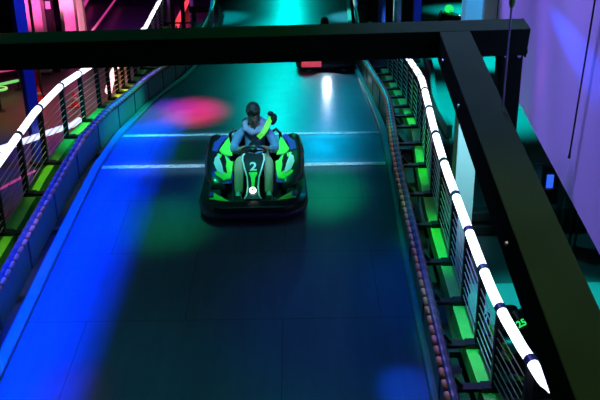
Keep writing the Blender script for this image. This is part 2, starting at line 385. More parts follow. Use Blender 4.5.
# suspension rod fixed to the sloping beam
rb = A - dv*1.19 + ev*(W_*.97)
rr0 = C0 + ray(503, 104)*((rb-C0).dot(Fv))
rt = C0 + ray(512.3, 0)*((rr0-C0).dot(Fv)*.985); dirr = (rt-rr0).normalized(); top = rr0 + dirr*((HZ-.01-rr0.z)/dirr.z)
t2 = empty('suspension_rod', rr0, 'thin grey steel rod with a turnbuckle running up from the sloping beam', 'rod')
k = MB(); k.tube([rr0-dirr*.02, top], .0055, 8); k.build('rod', M['cable'], t2, smooth=True)
q0 = C0 + ray(511.6, 8)*((rr0-C0).dot(Fv)*.986); k = MB(); k.tube([q0, q0+dirr*.02, q0+dirr*.16, q0+dirr*.18], [.008, .016, .016, .008], 8); k.build('turnbuckle', M['kart_green'], t2, smooth=True)
# cables hanging in front of the pale wall
def vhang(x, y0, x1, y1, label):
    b = wall_hit(x1, y1, .03); a = wall_hit(x, y0, .03)
    d_ = (a-b).normalized(); top = b + d_*((HZ-.01-b.z)/d_.z)
    if (a-b).length < .6: top = Vector((b.x, b.y, HZ-.01)); d_ = Vector((0, 0, 1))
    k = MB(); k.tube([b, b+d_*.05, top], [.010, .0055, .0055], 6); o = k.build('hanging_cable', M['strap'], None, smooth=True, loc=b)
    return tag(o, label, 'cable')
vhang(595, 0, 569, 158, 'long black cable hanging in front of the purple-lit wall at the right')
vhang(499.5, 0, 496.5, 25, 'short stretch of thin cable hanging before the wall just left of the suspension rod')

# ------------------------------------------------------------------ go-kart
def rrect(hx, y0, y1, rad, n=6, rf=None):
    rf = rf or rad; pts = []
    for cx, cy, a0, r_ in ((hx-rf, y0+rf, -90, rf), (hx-rad, y1-rad, 0, rad), (-hx+rad, y1-rad, 90, rad), (-hx+rf, y0+rf, 180, rf)):
        for k in range(n+1):
            a = R(a0+90*k/n); pts.append(Vector((cx+r_*math.cos(a), cy+r_*math.sin(a), 0)))
    return pts
def wheel(parent, x, y, r_, w):
    k = MB(); k.lathe([(r_*.55, -w/2), (r_*.9, -w/2), (r_, -w*.36), (r_, w*.36), (r_*.9, w/2), (r_*.55, w/2)], (x, y, r_), axis=(1, 0, 0), n=24)
    o = k.build('wheel', M['rubber'], parent, smooth=True)
    k = MB(); k.lathe([(0, -w*.42), (r_*.3, -w*.42), (r_*.56, -w*.38), (r_*.56, w*.38), (r_*.3, w*.42), (0, w*.42)], (x, y, r_), axis=(1, 0, 0), n=16); k.build('rim', M['black_steel'], o, smooth=True)
def build_kart():
    t = empty('go_kart', (0, 0, 0))
    k = MB(); pts = rrect(.36, -.85, .75, .1); k.loft([[p+Vector((0,0,z)) for p in pts] for z in (.05, .08)]); k.build('floor_tray', M['kart_black'], t)
    for s in (-1, 1):
        k = MB(); k.tube([(s*.30, .75, .09), (s*.33, .3, .09), (s*.30, -.3, .09), (s*.24, -.9, .10)], .016, 8); k.build('chassis_rail', M['black_steel'], t, smooth=True)
    # surround bumper: front wide and deep
    pts = [Vector((p.x*(1-.07*max(0, (p.y+.3)/1.1)), p.y, 0)) for p in rrect(.71, -1.02, .64, .26, 8, rf=.36)]; n = len(pts)
    def prof(i):
        f = max(0, min(1, (-.35-pts[i].y)/.5))
        w = .085+.11*f; h = .225+.045*f
        return [(-w, h-.015), (-w*.75, h), (-.015, h-.01), (.0, h-.05), (.0, .10), (-.02, .055), (-w*.8, .05), (-w, .09)]
    k = MB(); k.sweep(pts, prof, closed=True); k.build('bumper', M['kart_black'], t, bevel=.008)
    # lower bumper lip strip
    k = MB(); pl = [p*1.0 for p in pts]; k.sweep(pl, [(.0, .12), (.006, .13), (.006, .16), (.0, .17)], closed=True); k.build('bumper_strip', M['pad'], t)
    # front spoiler between bumper and nose
    k = MB(); k.loft([[Vector((x, y, z)) for x, y, z in ((-w, -.86, .09), (-w*.92, -.80, h), (w*.92, -.80, h), (w, -.86, .09))] if 0 else [Vector((-w, y, .08)), Vector((-w*.9, y, h)), Vector((w*.9, y, h)), Vector((w, y, .08))] for y, w, h in ((-.88, .42, .24), (-.72, .38, .22), (-.62, .30, .12))]); k.build('front_deck', M['kart_black'], t, bevel=.01)
    # head lamps
    for s in (-1, 1):
        k = MB(); P_ = [(.30, -.86, .275), (.56, -.80, .275), (.565, -.66, .30), (.50, -.70, .31)]
        vs = [Vector((s*a, b, c)) for a, b, c in P_]; vs2 = [q-Vector((0, 0, .05)) for q in vs]
        k.add(vs+vs2, [(0,1,2,3),(7,6,5,4)]+[(i, i+4, (i+1) % 4+4, (i+1) % 4) for i in range(4)]); h = k.build('head_lamp', M['kart_green'], t, bevel=.006)
        k = MB(); k.box((s*.535, -.735, .297), (.05, .10, .02)); k.build('lamp_tip', M['kart_blue'], h)
    # nose fairing (number panel) rising from the nose to the steering wheel
    st = [(-.84, .285, .115), (-.78, .31, .085), (-.66, .36, .072), (-.50, .42, .085), (-.36, .475, .125), (-.24, .53, .155), (-.16, .56, .15), (-.12, .56, .13)]
    k = MB(); k.loft([[Vector((-w, y, z-.04)), Vector((-w*.98, y, z-.008)), Vector((-w*.8, y, z)), Vector((w*.8, y, z)), Vector((w*.98, y, z-.008)), Vector((w, y, z-.04))] for y, z, w in st]); nf = k.build('nose_fairing', M['kart_black'], t, smooth=False)
    for s in (-1, 1):
        k = MB(); k.sweep([Vector((s*w*.93, y, z+.001)) for y, z, w in st], [(-.009, -.004), (-.009, .008), (.009, .008), (.009, -.004)]); k.build('edge_trim', M['kart_white'], nf)
    k = MB()                                                  # green centre stripe flaring at both ends
    st2 = [(-.66, .36+.004, .02), (-.60, .376+.004, .022), (-.52, .412+.005, .03), (-.46, .437+.005, .055), (-.44, .444+.006, .055)]
    k.loft([[Vector((-w, y, z-.006)), Vector((-w, y, z+.006)), Vector((w, y, z+.006)), Vector((w, y, z-.006))] for y, z, w in st2]); k.build('centre_stripe', M['kart_green'], nf)
    k = MB(); k.lathe([(.0, 0), (.040, 0), (.045, .008), (.042, .02), (.02, .024), (0, .024)], (0, -.73, .342), axis=(0, -.42, .9), n=20); rl = k.build('round_lamp', M['lamp_glow'], nf, smooth=True)
    k = MB(); k.lathe([(.0, .0), (.017, 0), (.017, .008), (0, .008)], (0, -.740, .364), axis=(0, -.42, .9), n=14); k.build('lamp_emblem', M['kart_black'], rl)
    Mx = Matrix.Translation((0, -.355, .486)) @ Matrix.Rotation(R(23), 4, 'X')
    text_mesh('race_number', '2', .20, M['kart_white'], nf, Mx, .004)
    # side pods
    for s in (-1, 1):
        def sx(*q): return Vector((s*q[0], q[1], q[2]))
        prof = []
        for y, xo, w, h, z0 in ((-.42, .46, .09, .12, .10), (-.30, .50, .15, .22, .10), (-.10, .52, .17, .30, .10), (.15, .53, .17, .36, .10), (.38, .54, .15, .42, .12), (.52, .54, .09, .44, .2)):
            ring = []
            for kx in range(12):
                a = 2*PI*kx/12; cx, cz = math.cos(a), math.sin(a); q = .62
                ring.append(sx(xo+w*math.copysign(abs(cx)**q, cx), y, z0+h/2+h/2*math.copysign(abs(cz)**q, cz)))
            prof.append(ring)
        k = MB(); k.loft(prof); pod = k.build('side_pod', M['kart_black'], t, smooth=True, sub=1)
        # coloured shells on the pod top: green leaf, white inner, blue rim
        def leaf(outline, zf, m, name, th=.02):
            k = MB(); outline = [(x-.035, y) for x, y in outline]; tp = [sx(x, y, zf(x, y)+th) for x, y in outline]; bt = [sx(x, y, zf(x, y)) for x, y in outline]
            n = len(outline); cx = sum(p.x for p in tp)/n; cy = sum(p.y for p in tp)/n; cz = sum(p.z for p in tp)/n
            k.add(tp+bt+[Vector((cx, cy, cz+.015))], [(i, (i+1) % n, 2*n) for i in range(n)]+[(i, i+n, (i+1) % n+n, (i+1) % n) for i in range(n)]); return k.build(name, m, pod)
        zf = lambda x, y: .33+.30*(y+.2)+(-.25*abs(x-.50))
        leaf([(.34, -.34), (.44, -.38), (.56, -.30), (.65, -.10), (.66, .10), (.60, .22), (.50, .24), (.40, .16), (.35, -.05), (.32, -.2)], zf, M['kart_blue'], 'shell_rim', .0)
        leaf([(.35, -.29), (.44, -.34), (.55, -.26), (.62, -.08), (.61, .05), (.54, .12), (.43, .10), (.36, .02), (.33, -.10)], lambda x, y: zf(x, y)+.01, M['kart_green'], 'shell', .02)
        leaf([(.44, -.26), (.53, -.22), (.585, -.06), (.575, .04), (.52, .09), (.505, .0), (.47, -.10)], lambda x, y: zf(x, y)+.034, M['kart_white'], 'shell_stripe', .008)
        leaf([(.40, -.22), (.44, -.20), (.46, -.08), (.49, .02), (.48, .12), (.44, .08), (.415, -.02), (.42, -.1)], lambda x, y: zf(x, y)+.034, M['kart_black'], 'shell_mark', .008)
        leaf([(.34, .12), (.47, .10), (.52, .16), (.46, .32), (.40, .44), (.37, .32)], lambda x, y: zf(x, y)+.03, M['kart_green'], 'rear_fin', .02)
        leaf([(.54, .14), (.62, .18), (.60, .32), (.48, .46), (.43, .44), (.50, .30)], lambda x, y: zf(x, y)+.03, M['kart_blue'], 'fin_trim', .02)
        k = MB(); k.tube([sx(.34, -.15, .30), sx(.31, 0, .36), sx(.31, .12, .30), sx(.31, .14, .18)], .028, 8); k.build('inner_guard', M['kart_green'], t, smooth=True)
        k = MB(); k.tube([sx(.64, .16, .2), sx(.66, .22, .40), sx(.64, .34, .47), sx(.60, .46, .42), sx(.58, .54, .2)], .03, 8); k.build('rear_guard_hoop', M['kart_black'], t, smooth=True)
        k = MB(); k.tube([sx(.24, .72, .2), sx(.25, .68, .50), sx(.30, .64, .56), sx(.36, .62, .50), sx(.37, .66, .2)], .022, 8); k.build('seat_hoop', M['kart_black'], t, smooth=True)
        wheel(t, s*.53, .56, .14, .20) if 0 else wheel(t, s*.47, .46, .135, .17)
        wheel(t, s*.50, -.56, .125, .13)
    # rear engine cover
    k = MB(); k.box((0, .52, .22), (.40, .16, .22)); k.build('battery_cover', M['kart_black'], t, bevel=.03)
    # seat: shell with raised sides
    rings = []
    for y, z, w, e in ((-.02, .13, .17, .03), (.15, .11, .20, .12), (.34, .12, .21, .20), (.48, .22, .22, .20), (.56, .42, .22, .14), (.61, .62, .20, .08), (.63, .68, .17, .04)):
        out = [Vector((a*w, y-(e if abs(a) > .9 else 0)*(.8 if z > .2 else 0), z+(e if abs(a) > .9 and z <= .2 else 0))) for a in (-1, -.8, -.4, 0, .4, .8, 1)]
        rings.append(out+[q+Vector((0, .025, -.025)) for q in reversed(out)])
    k = MB(); k.loft(rings); k.build('seat', M['kart_black'], t, smooth=True, sub=1)
    # steering wheel and column
    c = Vector((0, -.03, .56)); ax = Vector((0, -.78, -.62)).normalized(); xx = Vector((1, 0, 0)); yy = ax.cross(xx)
    k = MB(); pts = [c+(xx*math.cos(a)*.165+yy*math.sin(a)*.135) for a in [2*PI*i/24 for i in range(24)]]; k.tube(pts, .016, 8, closed=True)
    for a in (0, PI, PI*1.5): k.bar(c, c+(xx*math.cos(a)*.16+yy*math.sin(a)*.13), .03, .01, up=ax)
    sw = k.build('steering_wheel', M['kart_black'], t, smooth=True)
    k = MB(); k.lathe([(0, -.02), (.05, -.02), (.05, .01), (0, .01)], c, axis=ax, n=16); k.build('hub', M['kart_black'], sw)
    k = MB(); k.tube([c, (0, -.55, .14)], .014, 8); k.build('steering_column', M['black_steel'], t, smooth=True)
    for s in (-1, 1):
        k = MB(); k.box((s*.2, -.73, .2), (.08, .02, .12), (R(-20), 0, 0)); k.build('pedal', M['black_steel'], t)
    return t
kart = build_kart()

# ------------------------------------------------------------------ driver (seated, kart space)
def skin_obj(name, verts, edges, radii, m, parent, sub=2, root=0):
    me = bpy.data.meshes.new(name); me.from_pydata([Vector(v) for v in verts], edges, []); me.update()
    me.materials.append(m); o = bpy.data.objects.new(name, me); COL.objects.link(o); o.parent = parent
    sk = o.modifiers.new('skin', 'SKIN'); sk.use_smooth_shade = True; sk.branch_smoothing = .6
    for i, r_ in enumerate(radii):
        s_ = me.skin_vertices[0].data[i]; s_.radius = r_ if isinstance(r_, tuple) else (r_, r_); s_.use_root = (i == root)
    b = o.modifiers.new('sub', 'SUBSURF'); b.levels = sub; b.render_levels = sub
    return o
def chain(V, E, Rr, start, pts):
    p = start
    for v, r_ in pts: V.append(v); Rr.append(r_); E.append((p, len(V)-1)); p = len(V)-1
    return p
def build_driver():
    t = empty('person', (0, 0, 0))
    # body: one continuous surface: pelvis, spine, neck, head core, arms to hands with fingers, legs to feet
    V = [(0, .34, .22)]; E = []; Rr = [(.14, .11)]
    ch = chain(V, E, Rr, 0, [((0, .41, .36), (.125, .10)), ((0, .46, .50), (.14, .105)), ((0, .46, .635), (.135, .09))])
    nk = chain(V, E, Rr, ch, [((0, .43, .73), .055), ((0, .405, .80), .055), ((0, .385, .87), .075), ((0, .375, .925), .078), ((0, .38, .965), .06)])
    for s in (-1, 1):
        h = chain(V, E, Rr, ch, [((s*.15, .45, .655), .062), ((s*.205, .40, .60), .052), ((s*.265, .30, .49), .043), ((s*.285, .24, .44), .040), ((s*.25, .12, .50), .034), ((s*.20, .03, .565), .025), ((s*.17, .0, .585), (.034, .024))])
        # four fingers curling round the rim and a thumb
        for i, (dx, dz, L_) in enumerate(((.012, .024, 1.0), (.010, .008, 1.08), (.008, -.008, 1.0), (.004, -.022, .82))):
            b = Vector((s*(.165), -.015, .585+dz)); f1 = b+Vector((-s*.005*L_, -.035*L_, 0)); f2 = f1+Vector((-s*.022*L_, -.012*L_, -.004)); f3 = f2+Vector((-s*.016*L_, .016*L_, -.002))
            chain(V, E, Rr, h, [(tuple(b), .0095), (tuple(f1), .009), (tuple(f2), .0085), (tuple(f3), .0075)])
        b = Vector((s*.15, .012, .60)); chain(V, E, Rr, h, [(tuple(b), .011), (tuple(b+Vector((-s*.02, -.01, .012))), .0105), (tuple(b+Vector((-s*.035, -.028, .010))), .009)])
    for s in (-1, 1):
        chain(V, E, Rr, 0, [((s*.095, .28, .23), .088), ((s*.15, .08, .34), .076), ((s*.19, -.14, .43), .060), ((s*.195, -.22, .40), .056), ((s*.195, -.38, .27), .054), ((s*.195, -.53, .175), .036), ((s*.20, -.57, .15), .036), ((s*.205, -.68, .148), (.038, .026))])
    body = skin_obj('body', V, E, Rr, M['skin'], t, 2)
    # head: shaped skull with jaw, brow and chin, tipped a little forward
    def skull(q):
        x, y, z = q; w = 1-.22*max(0, -z)**1.2*1.2; fr = 1.0
        if y < 0 and z < .15: x *= .96; 
        y2 = y*(1 if y > 0 else .93); return Vector((x*w, y2-(.10*max(0, -z) if y < 0 else -.0), z))
    hc = Vector((0, .365, .935)); HR = (R(18), 0, R(-6)); Mh = Euler(HR).to_matrix()
    hd = MB(); hd.ell(hc, (.076, .094, .112), 24, 16, HR, skull); head = hd.build('head', M['skin'], t, smooth=True)
    def hp(x, y, z): return hc + Mh @ Vector((x, y, z))
    k = MB(); k.loft([[hp(-.010, -.084, .022), hp(.010, -.084, .022), hp(0, -.090, .024)], [hp(-.013, -.088, -.004), hp(.013, -.088, -.004), hp(0, -.108, -.002)], [hp(-.018, -.086, -.022), hp(.018, -.086, -.022), hp(0, -.116, -.020)], [hp(-.010, -.086, -.030), hp(.010, -.086, -.030), hp(0, -.098, -.030)]]); k.build('nose', M['skin'], head, smooth=True)
    for s in (-1, 1):
        k = MB(); k.ell(hp(s*.031, -.080, .012), (.014, .010, .009), 10, 8, HR); k.build('eye', M['kart_white'], head, smooth=True)
        k = MB(); k.ell(hp(s*.031, -.0885, .012), (.006, .004, .006), 8, 6, HR); k.build('iris', M['hair'], head, smooth=True)
        k = MB(); k.tube([hp(s*.014, -.090, .030), hp(s*.03, -.090, .036), hp(s*.048, -.080, .030)], .0045, 6); k.build('eyebrow', M['hair'], head, smooth=True)
        k = MB(); k.ell(hp(s*.076, .0, -.005), (.010, .020, .030), 10, 8, HR); k.build('ear', M['skin'], head, smooth=True)
    k = MB(); k.tube([hp(-.024, -.082, -.052), hp(-.01, -.092, -.049), hp(0, -.0935, -.051), hp(.01, -.092, -.049), hp(.024, -.082, -.052)], [.003, .006, .006, .006, .003], 6); k.build('mouth', M['lacing'], head, smooth=True)
    # hair: dark, ear length, falling over the forehead
    def hair_fn(q):
        x, y, z = q
        if z < -.05 and y < -.35: return Vector((x*.86, y*.72, z))       # tucked in behind the face
        lo = max(0, -z)
        return Vector((x*(1+.03*lo), y*(1.0 if y > -.3 else 1.0), z*1.0 + .02*math.sin(9*math.atan2(y, x))*(1-abs(z))))
    k = MB(); k.ell(hp(0, .012, .040), (.098, .114, .130), 28, 18, HR, hair_fn); k.build('hair', M['hair'], t, smooth=True)
    k = MB()
    for i in range(9):
        a = R(-150+15*i+ (15 if i > 4 else 0)); x, y = math.cos(a)*.084, math.sin(a)*.100
        k.tube([hp(x*.7, y*.75, .115), hp(x*1.02, y*1.03, .075), hp(x*1.07, y*1.07, .038+.012*(i % 2))], [.018, .016, .005], 6)
    k.build('fringe', M['hair'], t, smooth=True)
    # sweatshirt: follows torso and arms
    V = [(0, .345, .215)]; E = []; Rr = [(.165, .125)]
    ch = chain(V, E, Rr, 0, [((0, .40, .34), (.155, .115)), ((0, .45, .48), (.17, .125)), ((0, .46, .62), (.16, .105)), ((0, .445, .70), (.085, .075))]) 
    for s in (-1, 1):
        chain(V, E, Rr, 3, [((s*.16, .45, .65), .080), ((s*.225, .39, .585), .072), ((s*.28, .30, .49), .060), ((s*.295, .235, .445), .060), ((s*.265, .13, .495), .050), ((s*.222, .055, .55), .040), ((s*.205, .032, .565), .034)])
    sw = skin_obj('sweatshirt', V, E, Rr, M['hoodie'], t, 2)
    # trousers
    V = [(0, .335, .215)]; E = []; Rr = [(.155, .12)]
    for s in (-1, 1):
        chain(V, E, Rr, 0, [((s*.10, .26, .235), .098), ((s*.155, .08, .345), .090), ((s*.195, -.13, .435), .076), ((s*.20, -.215, .405), .074), ((s*.20, -.37, .28), .068), ((s*.198, -.50, .19), .064), ((s*.198, -.525, .172), .060)])
    skin_obj('trousers', V, E, Rr, M['trousers'], t, 2)
    for s in (-1, 1):
        rings = []
        for y, z0, w, h in ((-.50, .12, .036, .11), (-.53, .115, .046, .125), (-.60, .115, .050, .105), (-.67, .115, .056, .085), (-.73, .118, .054, .065), (-.77, .125, .032, .04)):
            rings.append([Vector((s*.205+w*math.cos(a), y, z0+h*max(0, math.sin(a))*.95)) for a in [R(q) for q in (0, 30, 60, 90, 120, 150, 180)]]+[Vector((s*.205-w*.9, y, z0-.012)), Vector((s*.205+w*.9, y, z0-.012))])
        k = MB(); k.loft(rings); sh = k.build('shoe', M['shoe'], t, smooth=True, sub=1)
        k = MB(); k.loft([[Vector((s*.205-w, y, .096)), Vector((s*.205-w, y, .118)), Vector((s*.205+w, y, .118)), Vector((s*.205+w, y, .096))] for y, w in ((-.495, .038), (-.56, .048), (-.68, .058), (-.76, .045), (-.785, .022))]); k.build('sole', M['sole'], sh)
    # rolled scarf / hood around the neck
    k = MB(); n = 22
    pts = [Vector((.125*math.cos(a), .405+.108*math.sin(a), .745+.062*math.sin(a)+.008*math.sin(5*a))) for a in [2*PI*i/n for i in range(n)]]
    k.tube(pts, lambda i: .046+.010*math.sin(2.1*i), 10, closed=True); k.build('scarf', M['scarf'], t, smooth=True)
    k = MB(); k.ell((-.01, .335, .675), (.085, .045, .06), 14, 10, (R(-20), 0, 0)); k.build('scarf_fold', M['strap'], t, smooth=True)
    # safety belt over one shoulder, its upper half fluorescent
    sec = [(-.024, -.004), (-.024, .006), (.024, .006), (.024, -.004)]
    b0 = [Vector(q) for q in ((.235, .45, .82), (.205, .36, .79), (.165, .285, .735), (.115, .255, .67), (.06, .265, .61))]
    b1 = [Vector(q) for q in ((.06, .265, .61), (0, .275, .55), (-.05, .285, .50), (-.10, .27, .42), (-.14, .27, .34), (-.17, .29, .26))]
    k = MB(); k.sweep(b0, [(a*1.5, b) for a, b in sec], up=(0, -1, .3)); sb_ = k.build('belt_upper', M['strap_green'], t)
    k = MB(); k.sweep(b1, sec, up=(0, -1, .3)); k.build('belt_lower', M['strap'], t)
    k = MB(); k.ell((.275, .45, .80), (.05, .05, .085), 12, 8, (0, R(12), 0)); k.build('belt_reel_pad', M['strap'], t, smooth=True)
    k = MB(); k.ell((.235, .45, .885), (.045, .035, .038), 12, 8); k.build('belt_guide', M['kart_black'], t, smooth=True)
    k = MB(); k.tube([(-.13, .46, .64), (-.165, .43, .72), (-.15, .42, .80), (-.11, .42, .84)], .016, 8); k.build('shoulder_loop', M['strap'], t, smooth=True)
    return t
driver = build_driver()

def place(o, p, yaw=0, slope=0, sc=None):
    # yaw turns the front (towards -y) ; slope pitches with the ramp
    m = Matrix.Translation(p) @ Matrix.Rotation(slope, 4, 'X') @ Matrix.Rotation(yaw, 4, 'Z')
    o.location = m.to_translation(); o.rotation_euler = m.to_euler()
def deck_point(x, y): return Vector((x, y, deck_z(y)+.002))
KX, KY = -.62, 9.80
tag(kart, 'black electric go-kart with green side pods and a white number 2, driven down the ramp', 'go-kart')
tag(driver, 'person in a grey-blue sweatshirt and khaki trousers driving the go-kart with number 2', 'person')
kart2 = copy_tree(kart); driver2 = copy_tree(driver)
place(kart, deck_point(KX, KY), R(1), R(11.1)); place(driver, deck_point(KX, KY), R(1), R(11.1))
kart2['label'] = 'go-kart with a red front further up the track, partly hidden by the cross beam'
driver2['label'] = 'person driving the further go-kart, almost hidden behind the cross beam'
p2 = at_z(327, 70, FZ+.05); p2 = deck_point(p2.x, p2.y+1.05); place(kart2, p2, 0, 0); place(driver2, p2, 0, 0)
# the second kart's own red front block
k = MB(); k.box((-.36, -1.02, .19), (.46, .05, .15)); k.v = [q for q in k.v]; o = k.build('front_block', M['led_red'], None, bevel=.01); o.parent = kart2
hl = bpy.data.lights.new('kart_headlight', 'SPOT'); hl.energy = 22; hl.color = (.75, .85, 1); hl.spot_size = R(90); hl.spot_blend = .4; hl.shadow_soft_size = .06
ho = bpy.data.objects.new('kart_headlight', hl); COL.objects.link(ho); ho.parent = kart2; ho.location = (0, -1.10, .30); ho.rotation_euler = (R(50), 0, R(180))
k3 = copy_tree(kart); k3['label'] = 'parked go-kart with a green number on the lower floor beside the railing tip'
q = at_z(521, 362, 0); place(k3, Vector((q.x, q.y, .002)), R(12), 0)
for o in [q for q in bpy.data.objects if q.parent and q.parent.parent == k3 and q.name.startswith('race_number')]: bpy.data.objects.remove(o)
k3m = Matrix.Translation(k3.location) @ k3.rotation_euler.to_matrix().to_4x4()
lp = k3m.inverted() @ at_z(521.5, 324, .66); fc = (k3m.inverted().to_3x3() @ (C0-at_z(521.5, 324, .66))).normalized(); fc = (fc + Vector((0, 0, .6))).normalized()
k = MB(); k.lathe([(0, -.03), (.22, -.03), (.24, 0), (0, .015)], lp, axis=fc, n=20); plq = k.build('number_plate', M['kart_black'], None, smooth=True); plq.parent = k3
k = MB(); k.tube([lp-fc*.02, Vector((lp.x, lp.y, .1))], .02, 6); o = k.build('plate_stalk', M['black_steel'], None); o.parent = k3
Mx = Matrix.Translation(lp+fc*.02) @ fc.to_track_quat('Z', 'Y').to_matrix().to_4x4() @ Matrix.Rotation(R(35), 4, 'Z')
text_mesh('race_number', '25', .15, M['led_green'], plq, Mx, .004)
k4 = copy_tree(kart); k4['label'] = 'far go-kart with a green light parked on the teal-lit floor beside the pale column'
q = at_z(449, 20, 0)
place(k4, Vector((q.x, q.y, .002)), R(70), 0)
k = MB(); k.lathe([(0, 0), (.30, 0), (.34, .03), (.30, .08), (0, .10)], (.40, .1, .72), axis=(1, 0, .3), n=18); o = k.build('green_light', M['led_green'], None, smooth=True); o.parent = k4

# ------------------------------------------------------------------ things on the lower floor
def foot(x, y): q = at_z(x, y, 0); return Vector((q.x, q.y, 0))
def column(x, y, w, dpt, m, label, H=HZ, name='column', pale=None, cat='column', rot=0):
    p = foot(x, y); t = empty(name, p, label, cat)
    k = MB(); k.box((p.x, p.y, H/2), (w, dpt, H)); k.build('shaft', m, t, bevel=.01)
    k = MB(); k.box((p.x, p.y, .06), (w+.12, dpt+.12, .12)); k.build('base_plate', M['black_steel'], t, bevel=.01)
    t.rotation_euler.z = rot
    return t
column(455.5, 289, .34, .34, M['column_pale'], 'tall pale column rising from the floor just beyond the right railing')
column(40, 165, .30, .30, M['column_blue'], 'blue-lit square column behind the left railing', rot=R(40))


def strip_tube(name, pix, z, r_, m, label, cat='neon tube', n=10, group=None):
    pts = [at_z(x, y, z) if zz is None else at_z(x, y, zz) for x, y, zz in pix]
    ref = pts[0]; t = empty(name, (ref.x, ref.y, 0), label, cat, group)
    k = MB(); k.tube(pts, r_, n); k.build('glass_tube', m, t, smooth=True)
    for p in (pts[0], pts[-1]):
        k = MB(); k.tube([(p.x, p.y, 0), (p.x, p.y, p.z)], .05, 8); k.build('stand', M['black_steel'], t)
        k = MB(); k.box((p.x, p.y, .02), (.3, .3, .04)); k.build('foot_plate', M['black_steel'], t)
    return t
strip_tube('lit_handrail', [(-12, 153, None), (0, 149, None), (25, 141, None), (46, 133.5, None), (73, 124.5, None), (79, 120, None)], 1.0, .085, M['neon_lilac'], 'white lit handrail on the lower floor running behind the left railing', 'lit handrail')
strip_tube('lit_handrail', [(108.5, 91, None), (110, 84, None), (113, 74, None), (117.5, 62, None), (126, 50, None)], .9, .13, M['neon_pink'], 'short curved peach lit tube glimpsed through the left railing', 'lit handrail')
strip_tube('neon_tube', [(176.5, 26, None), (178.5, 20, None), (188, 0, None), (190, -4, None)], .9, .17, M['neon_red'], 'red slanting neon tube right of the far end of the left railing', 'neon tube')
strip_tube('neon_tube', [(89, 35, None), (96, 26, None), (115, 0, None), (118, -4, None)], .9, .07, M['neon_magenta'], 'thin dim magenta slanting neon tube, the leftmost of the long slanting ones', 'neon tube')
strip_tube('neon_tube', [(83.5, 6, None), (88, -2, None), (90, -6, None)], .9, .14, M['neon_magenta'], 'short magenta tube at the top edge beside the pink columns', 'neon tube')
strip_tube('low_neon_rail', [(-10, 192, None), (0, 189, None), (22, 177, None), (35, 171, None)], .4, .03, M['neon_magenta'], 'thin pink lit rail low behind the left railing', 'lit rail')
strip_tube('low_neon_rail', [(-10, 87, None), (0, 84.5, None), (18, 80.5, None)], .4, .06, M['neon_green'], 'thin green lit rail at the left edge beside the blue column', 'lit rail')
strip_tube('low_neon_rail', [(-10, 73, None), (0, 71.5, None), (17, 69, None)], .4, .05, M['neon_magenta'], 'dim pink lit rail at the left edge just under the cross beam', 'lit rail')

# columns and boards at the back left
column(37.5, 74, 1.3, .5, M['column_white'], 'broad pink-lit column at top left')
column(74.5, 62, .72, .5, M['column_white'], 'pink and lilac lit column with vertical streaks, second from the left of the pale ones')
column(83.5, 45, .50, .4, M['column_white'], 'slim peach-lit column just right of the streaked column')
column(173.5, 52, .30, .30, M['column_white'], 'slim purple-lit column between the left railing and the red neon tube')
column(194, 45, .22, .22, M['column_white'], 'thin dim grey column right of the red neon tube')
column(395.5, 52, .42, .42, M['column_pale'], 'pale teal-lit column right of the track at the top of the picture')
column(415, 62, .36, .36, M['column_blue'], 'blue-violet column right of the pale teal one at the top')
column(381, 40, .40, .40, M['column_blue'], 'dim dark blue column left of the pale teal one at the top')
column(42.5, 98, .10, .10, M['black_steel'], 'thin black post between the blue column and the left railing', H=4.0, cat='post')
# small furniture
def round_table(x, y, r_, h, rim, label):
    p = foot(x, y); t = empty('round_table', p, label, 'table')
    k = MB(); k.lathe([(0, h-.04), (r_, h-.04), (r_, h), (0, h)], p, n=28); k.build('table_top', M['kart_black'], t)
    k = MB(); k.tube([p+Vector((r_*math.cos(a), r_*math.sin(a), h-.02)) for a in [2*PI*i/28 for i in range(28)]], .05, 6, closed=True); k.build('rim', rim, t, smooth=True)
    k = MB(); k.lathe([(r_*.45, 0), (r_*.45, .03), (.05, .06), (.05, h-.04)], p, n=16); k.build('pedestal', M['black_steel'], t, smooth=True)
round_table(134.5, 7, .62, 1.0, M['column_pale'], 'round table with a pale rim at the top edge, left of two')
round_table(155, 10, .55, 1.0, M['column_white'], 'round table with a pale rim beside the far end of the left railing')
round_table(1, 112, .32, .9, M['neon_green'], 'small round table with a green lit rim at the left edge')
def cone(x, y, label, h=.6):
    p = foot(x, y); t = empty('traffic_cone', p, label, 'traffic cone', 'red cones on the lower floor')
    k = MB(); k.box(p+Vector((0, 0, .02)), (.42, .42, .04)); k.build('base', M['kart_red'], t, bevel=.01)
    k = MB(); k.lathe([(.16, .04), (.03, h), (0, h)], p, n=18); k.build('cone_body', M['kart_red'], t, smooth=True)
    k = MB(); k.lathe([(.115, .27), (.12, .27), (.088, .40), (.083, .40)], p, n=18); k.build('band', M['kart_white'], t, smooth=True)
cone(40, 102, 'red traffic cone on the floor between blue column and lit handrail')
cone(75.5, 107, 'red traffic cone seen through the left railing, nearest the green beam')
cone(36, 84, 'red traffic cone beside the top of the blue column', .9)
# sign board with a lit peach panel
p = foot(51, 72); t = empty('notice_board', p, 'dark notice board with a small peach panel between the pink columns', 'notice board')
q = at_y(48.3, 5, p.y)
k = MB(); k.box((p.x, p.y, q.z/2+.3), (.95, .12, q.z+.6)); k.build('board', M['kart_black'], t, bevel=.01)
k = MB(); k.box((q.x, p.y-.075, q.z), (.22, .03, .34)); k.build('panel', M['column_white'], t)

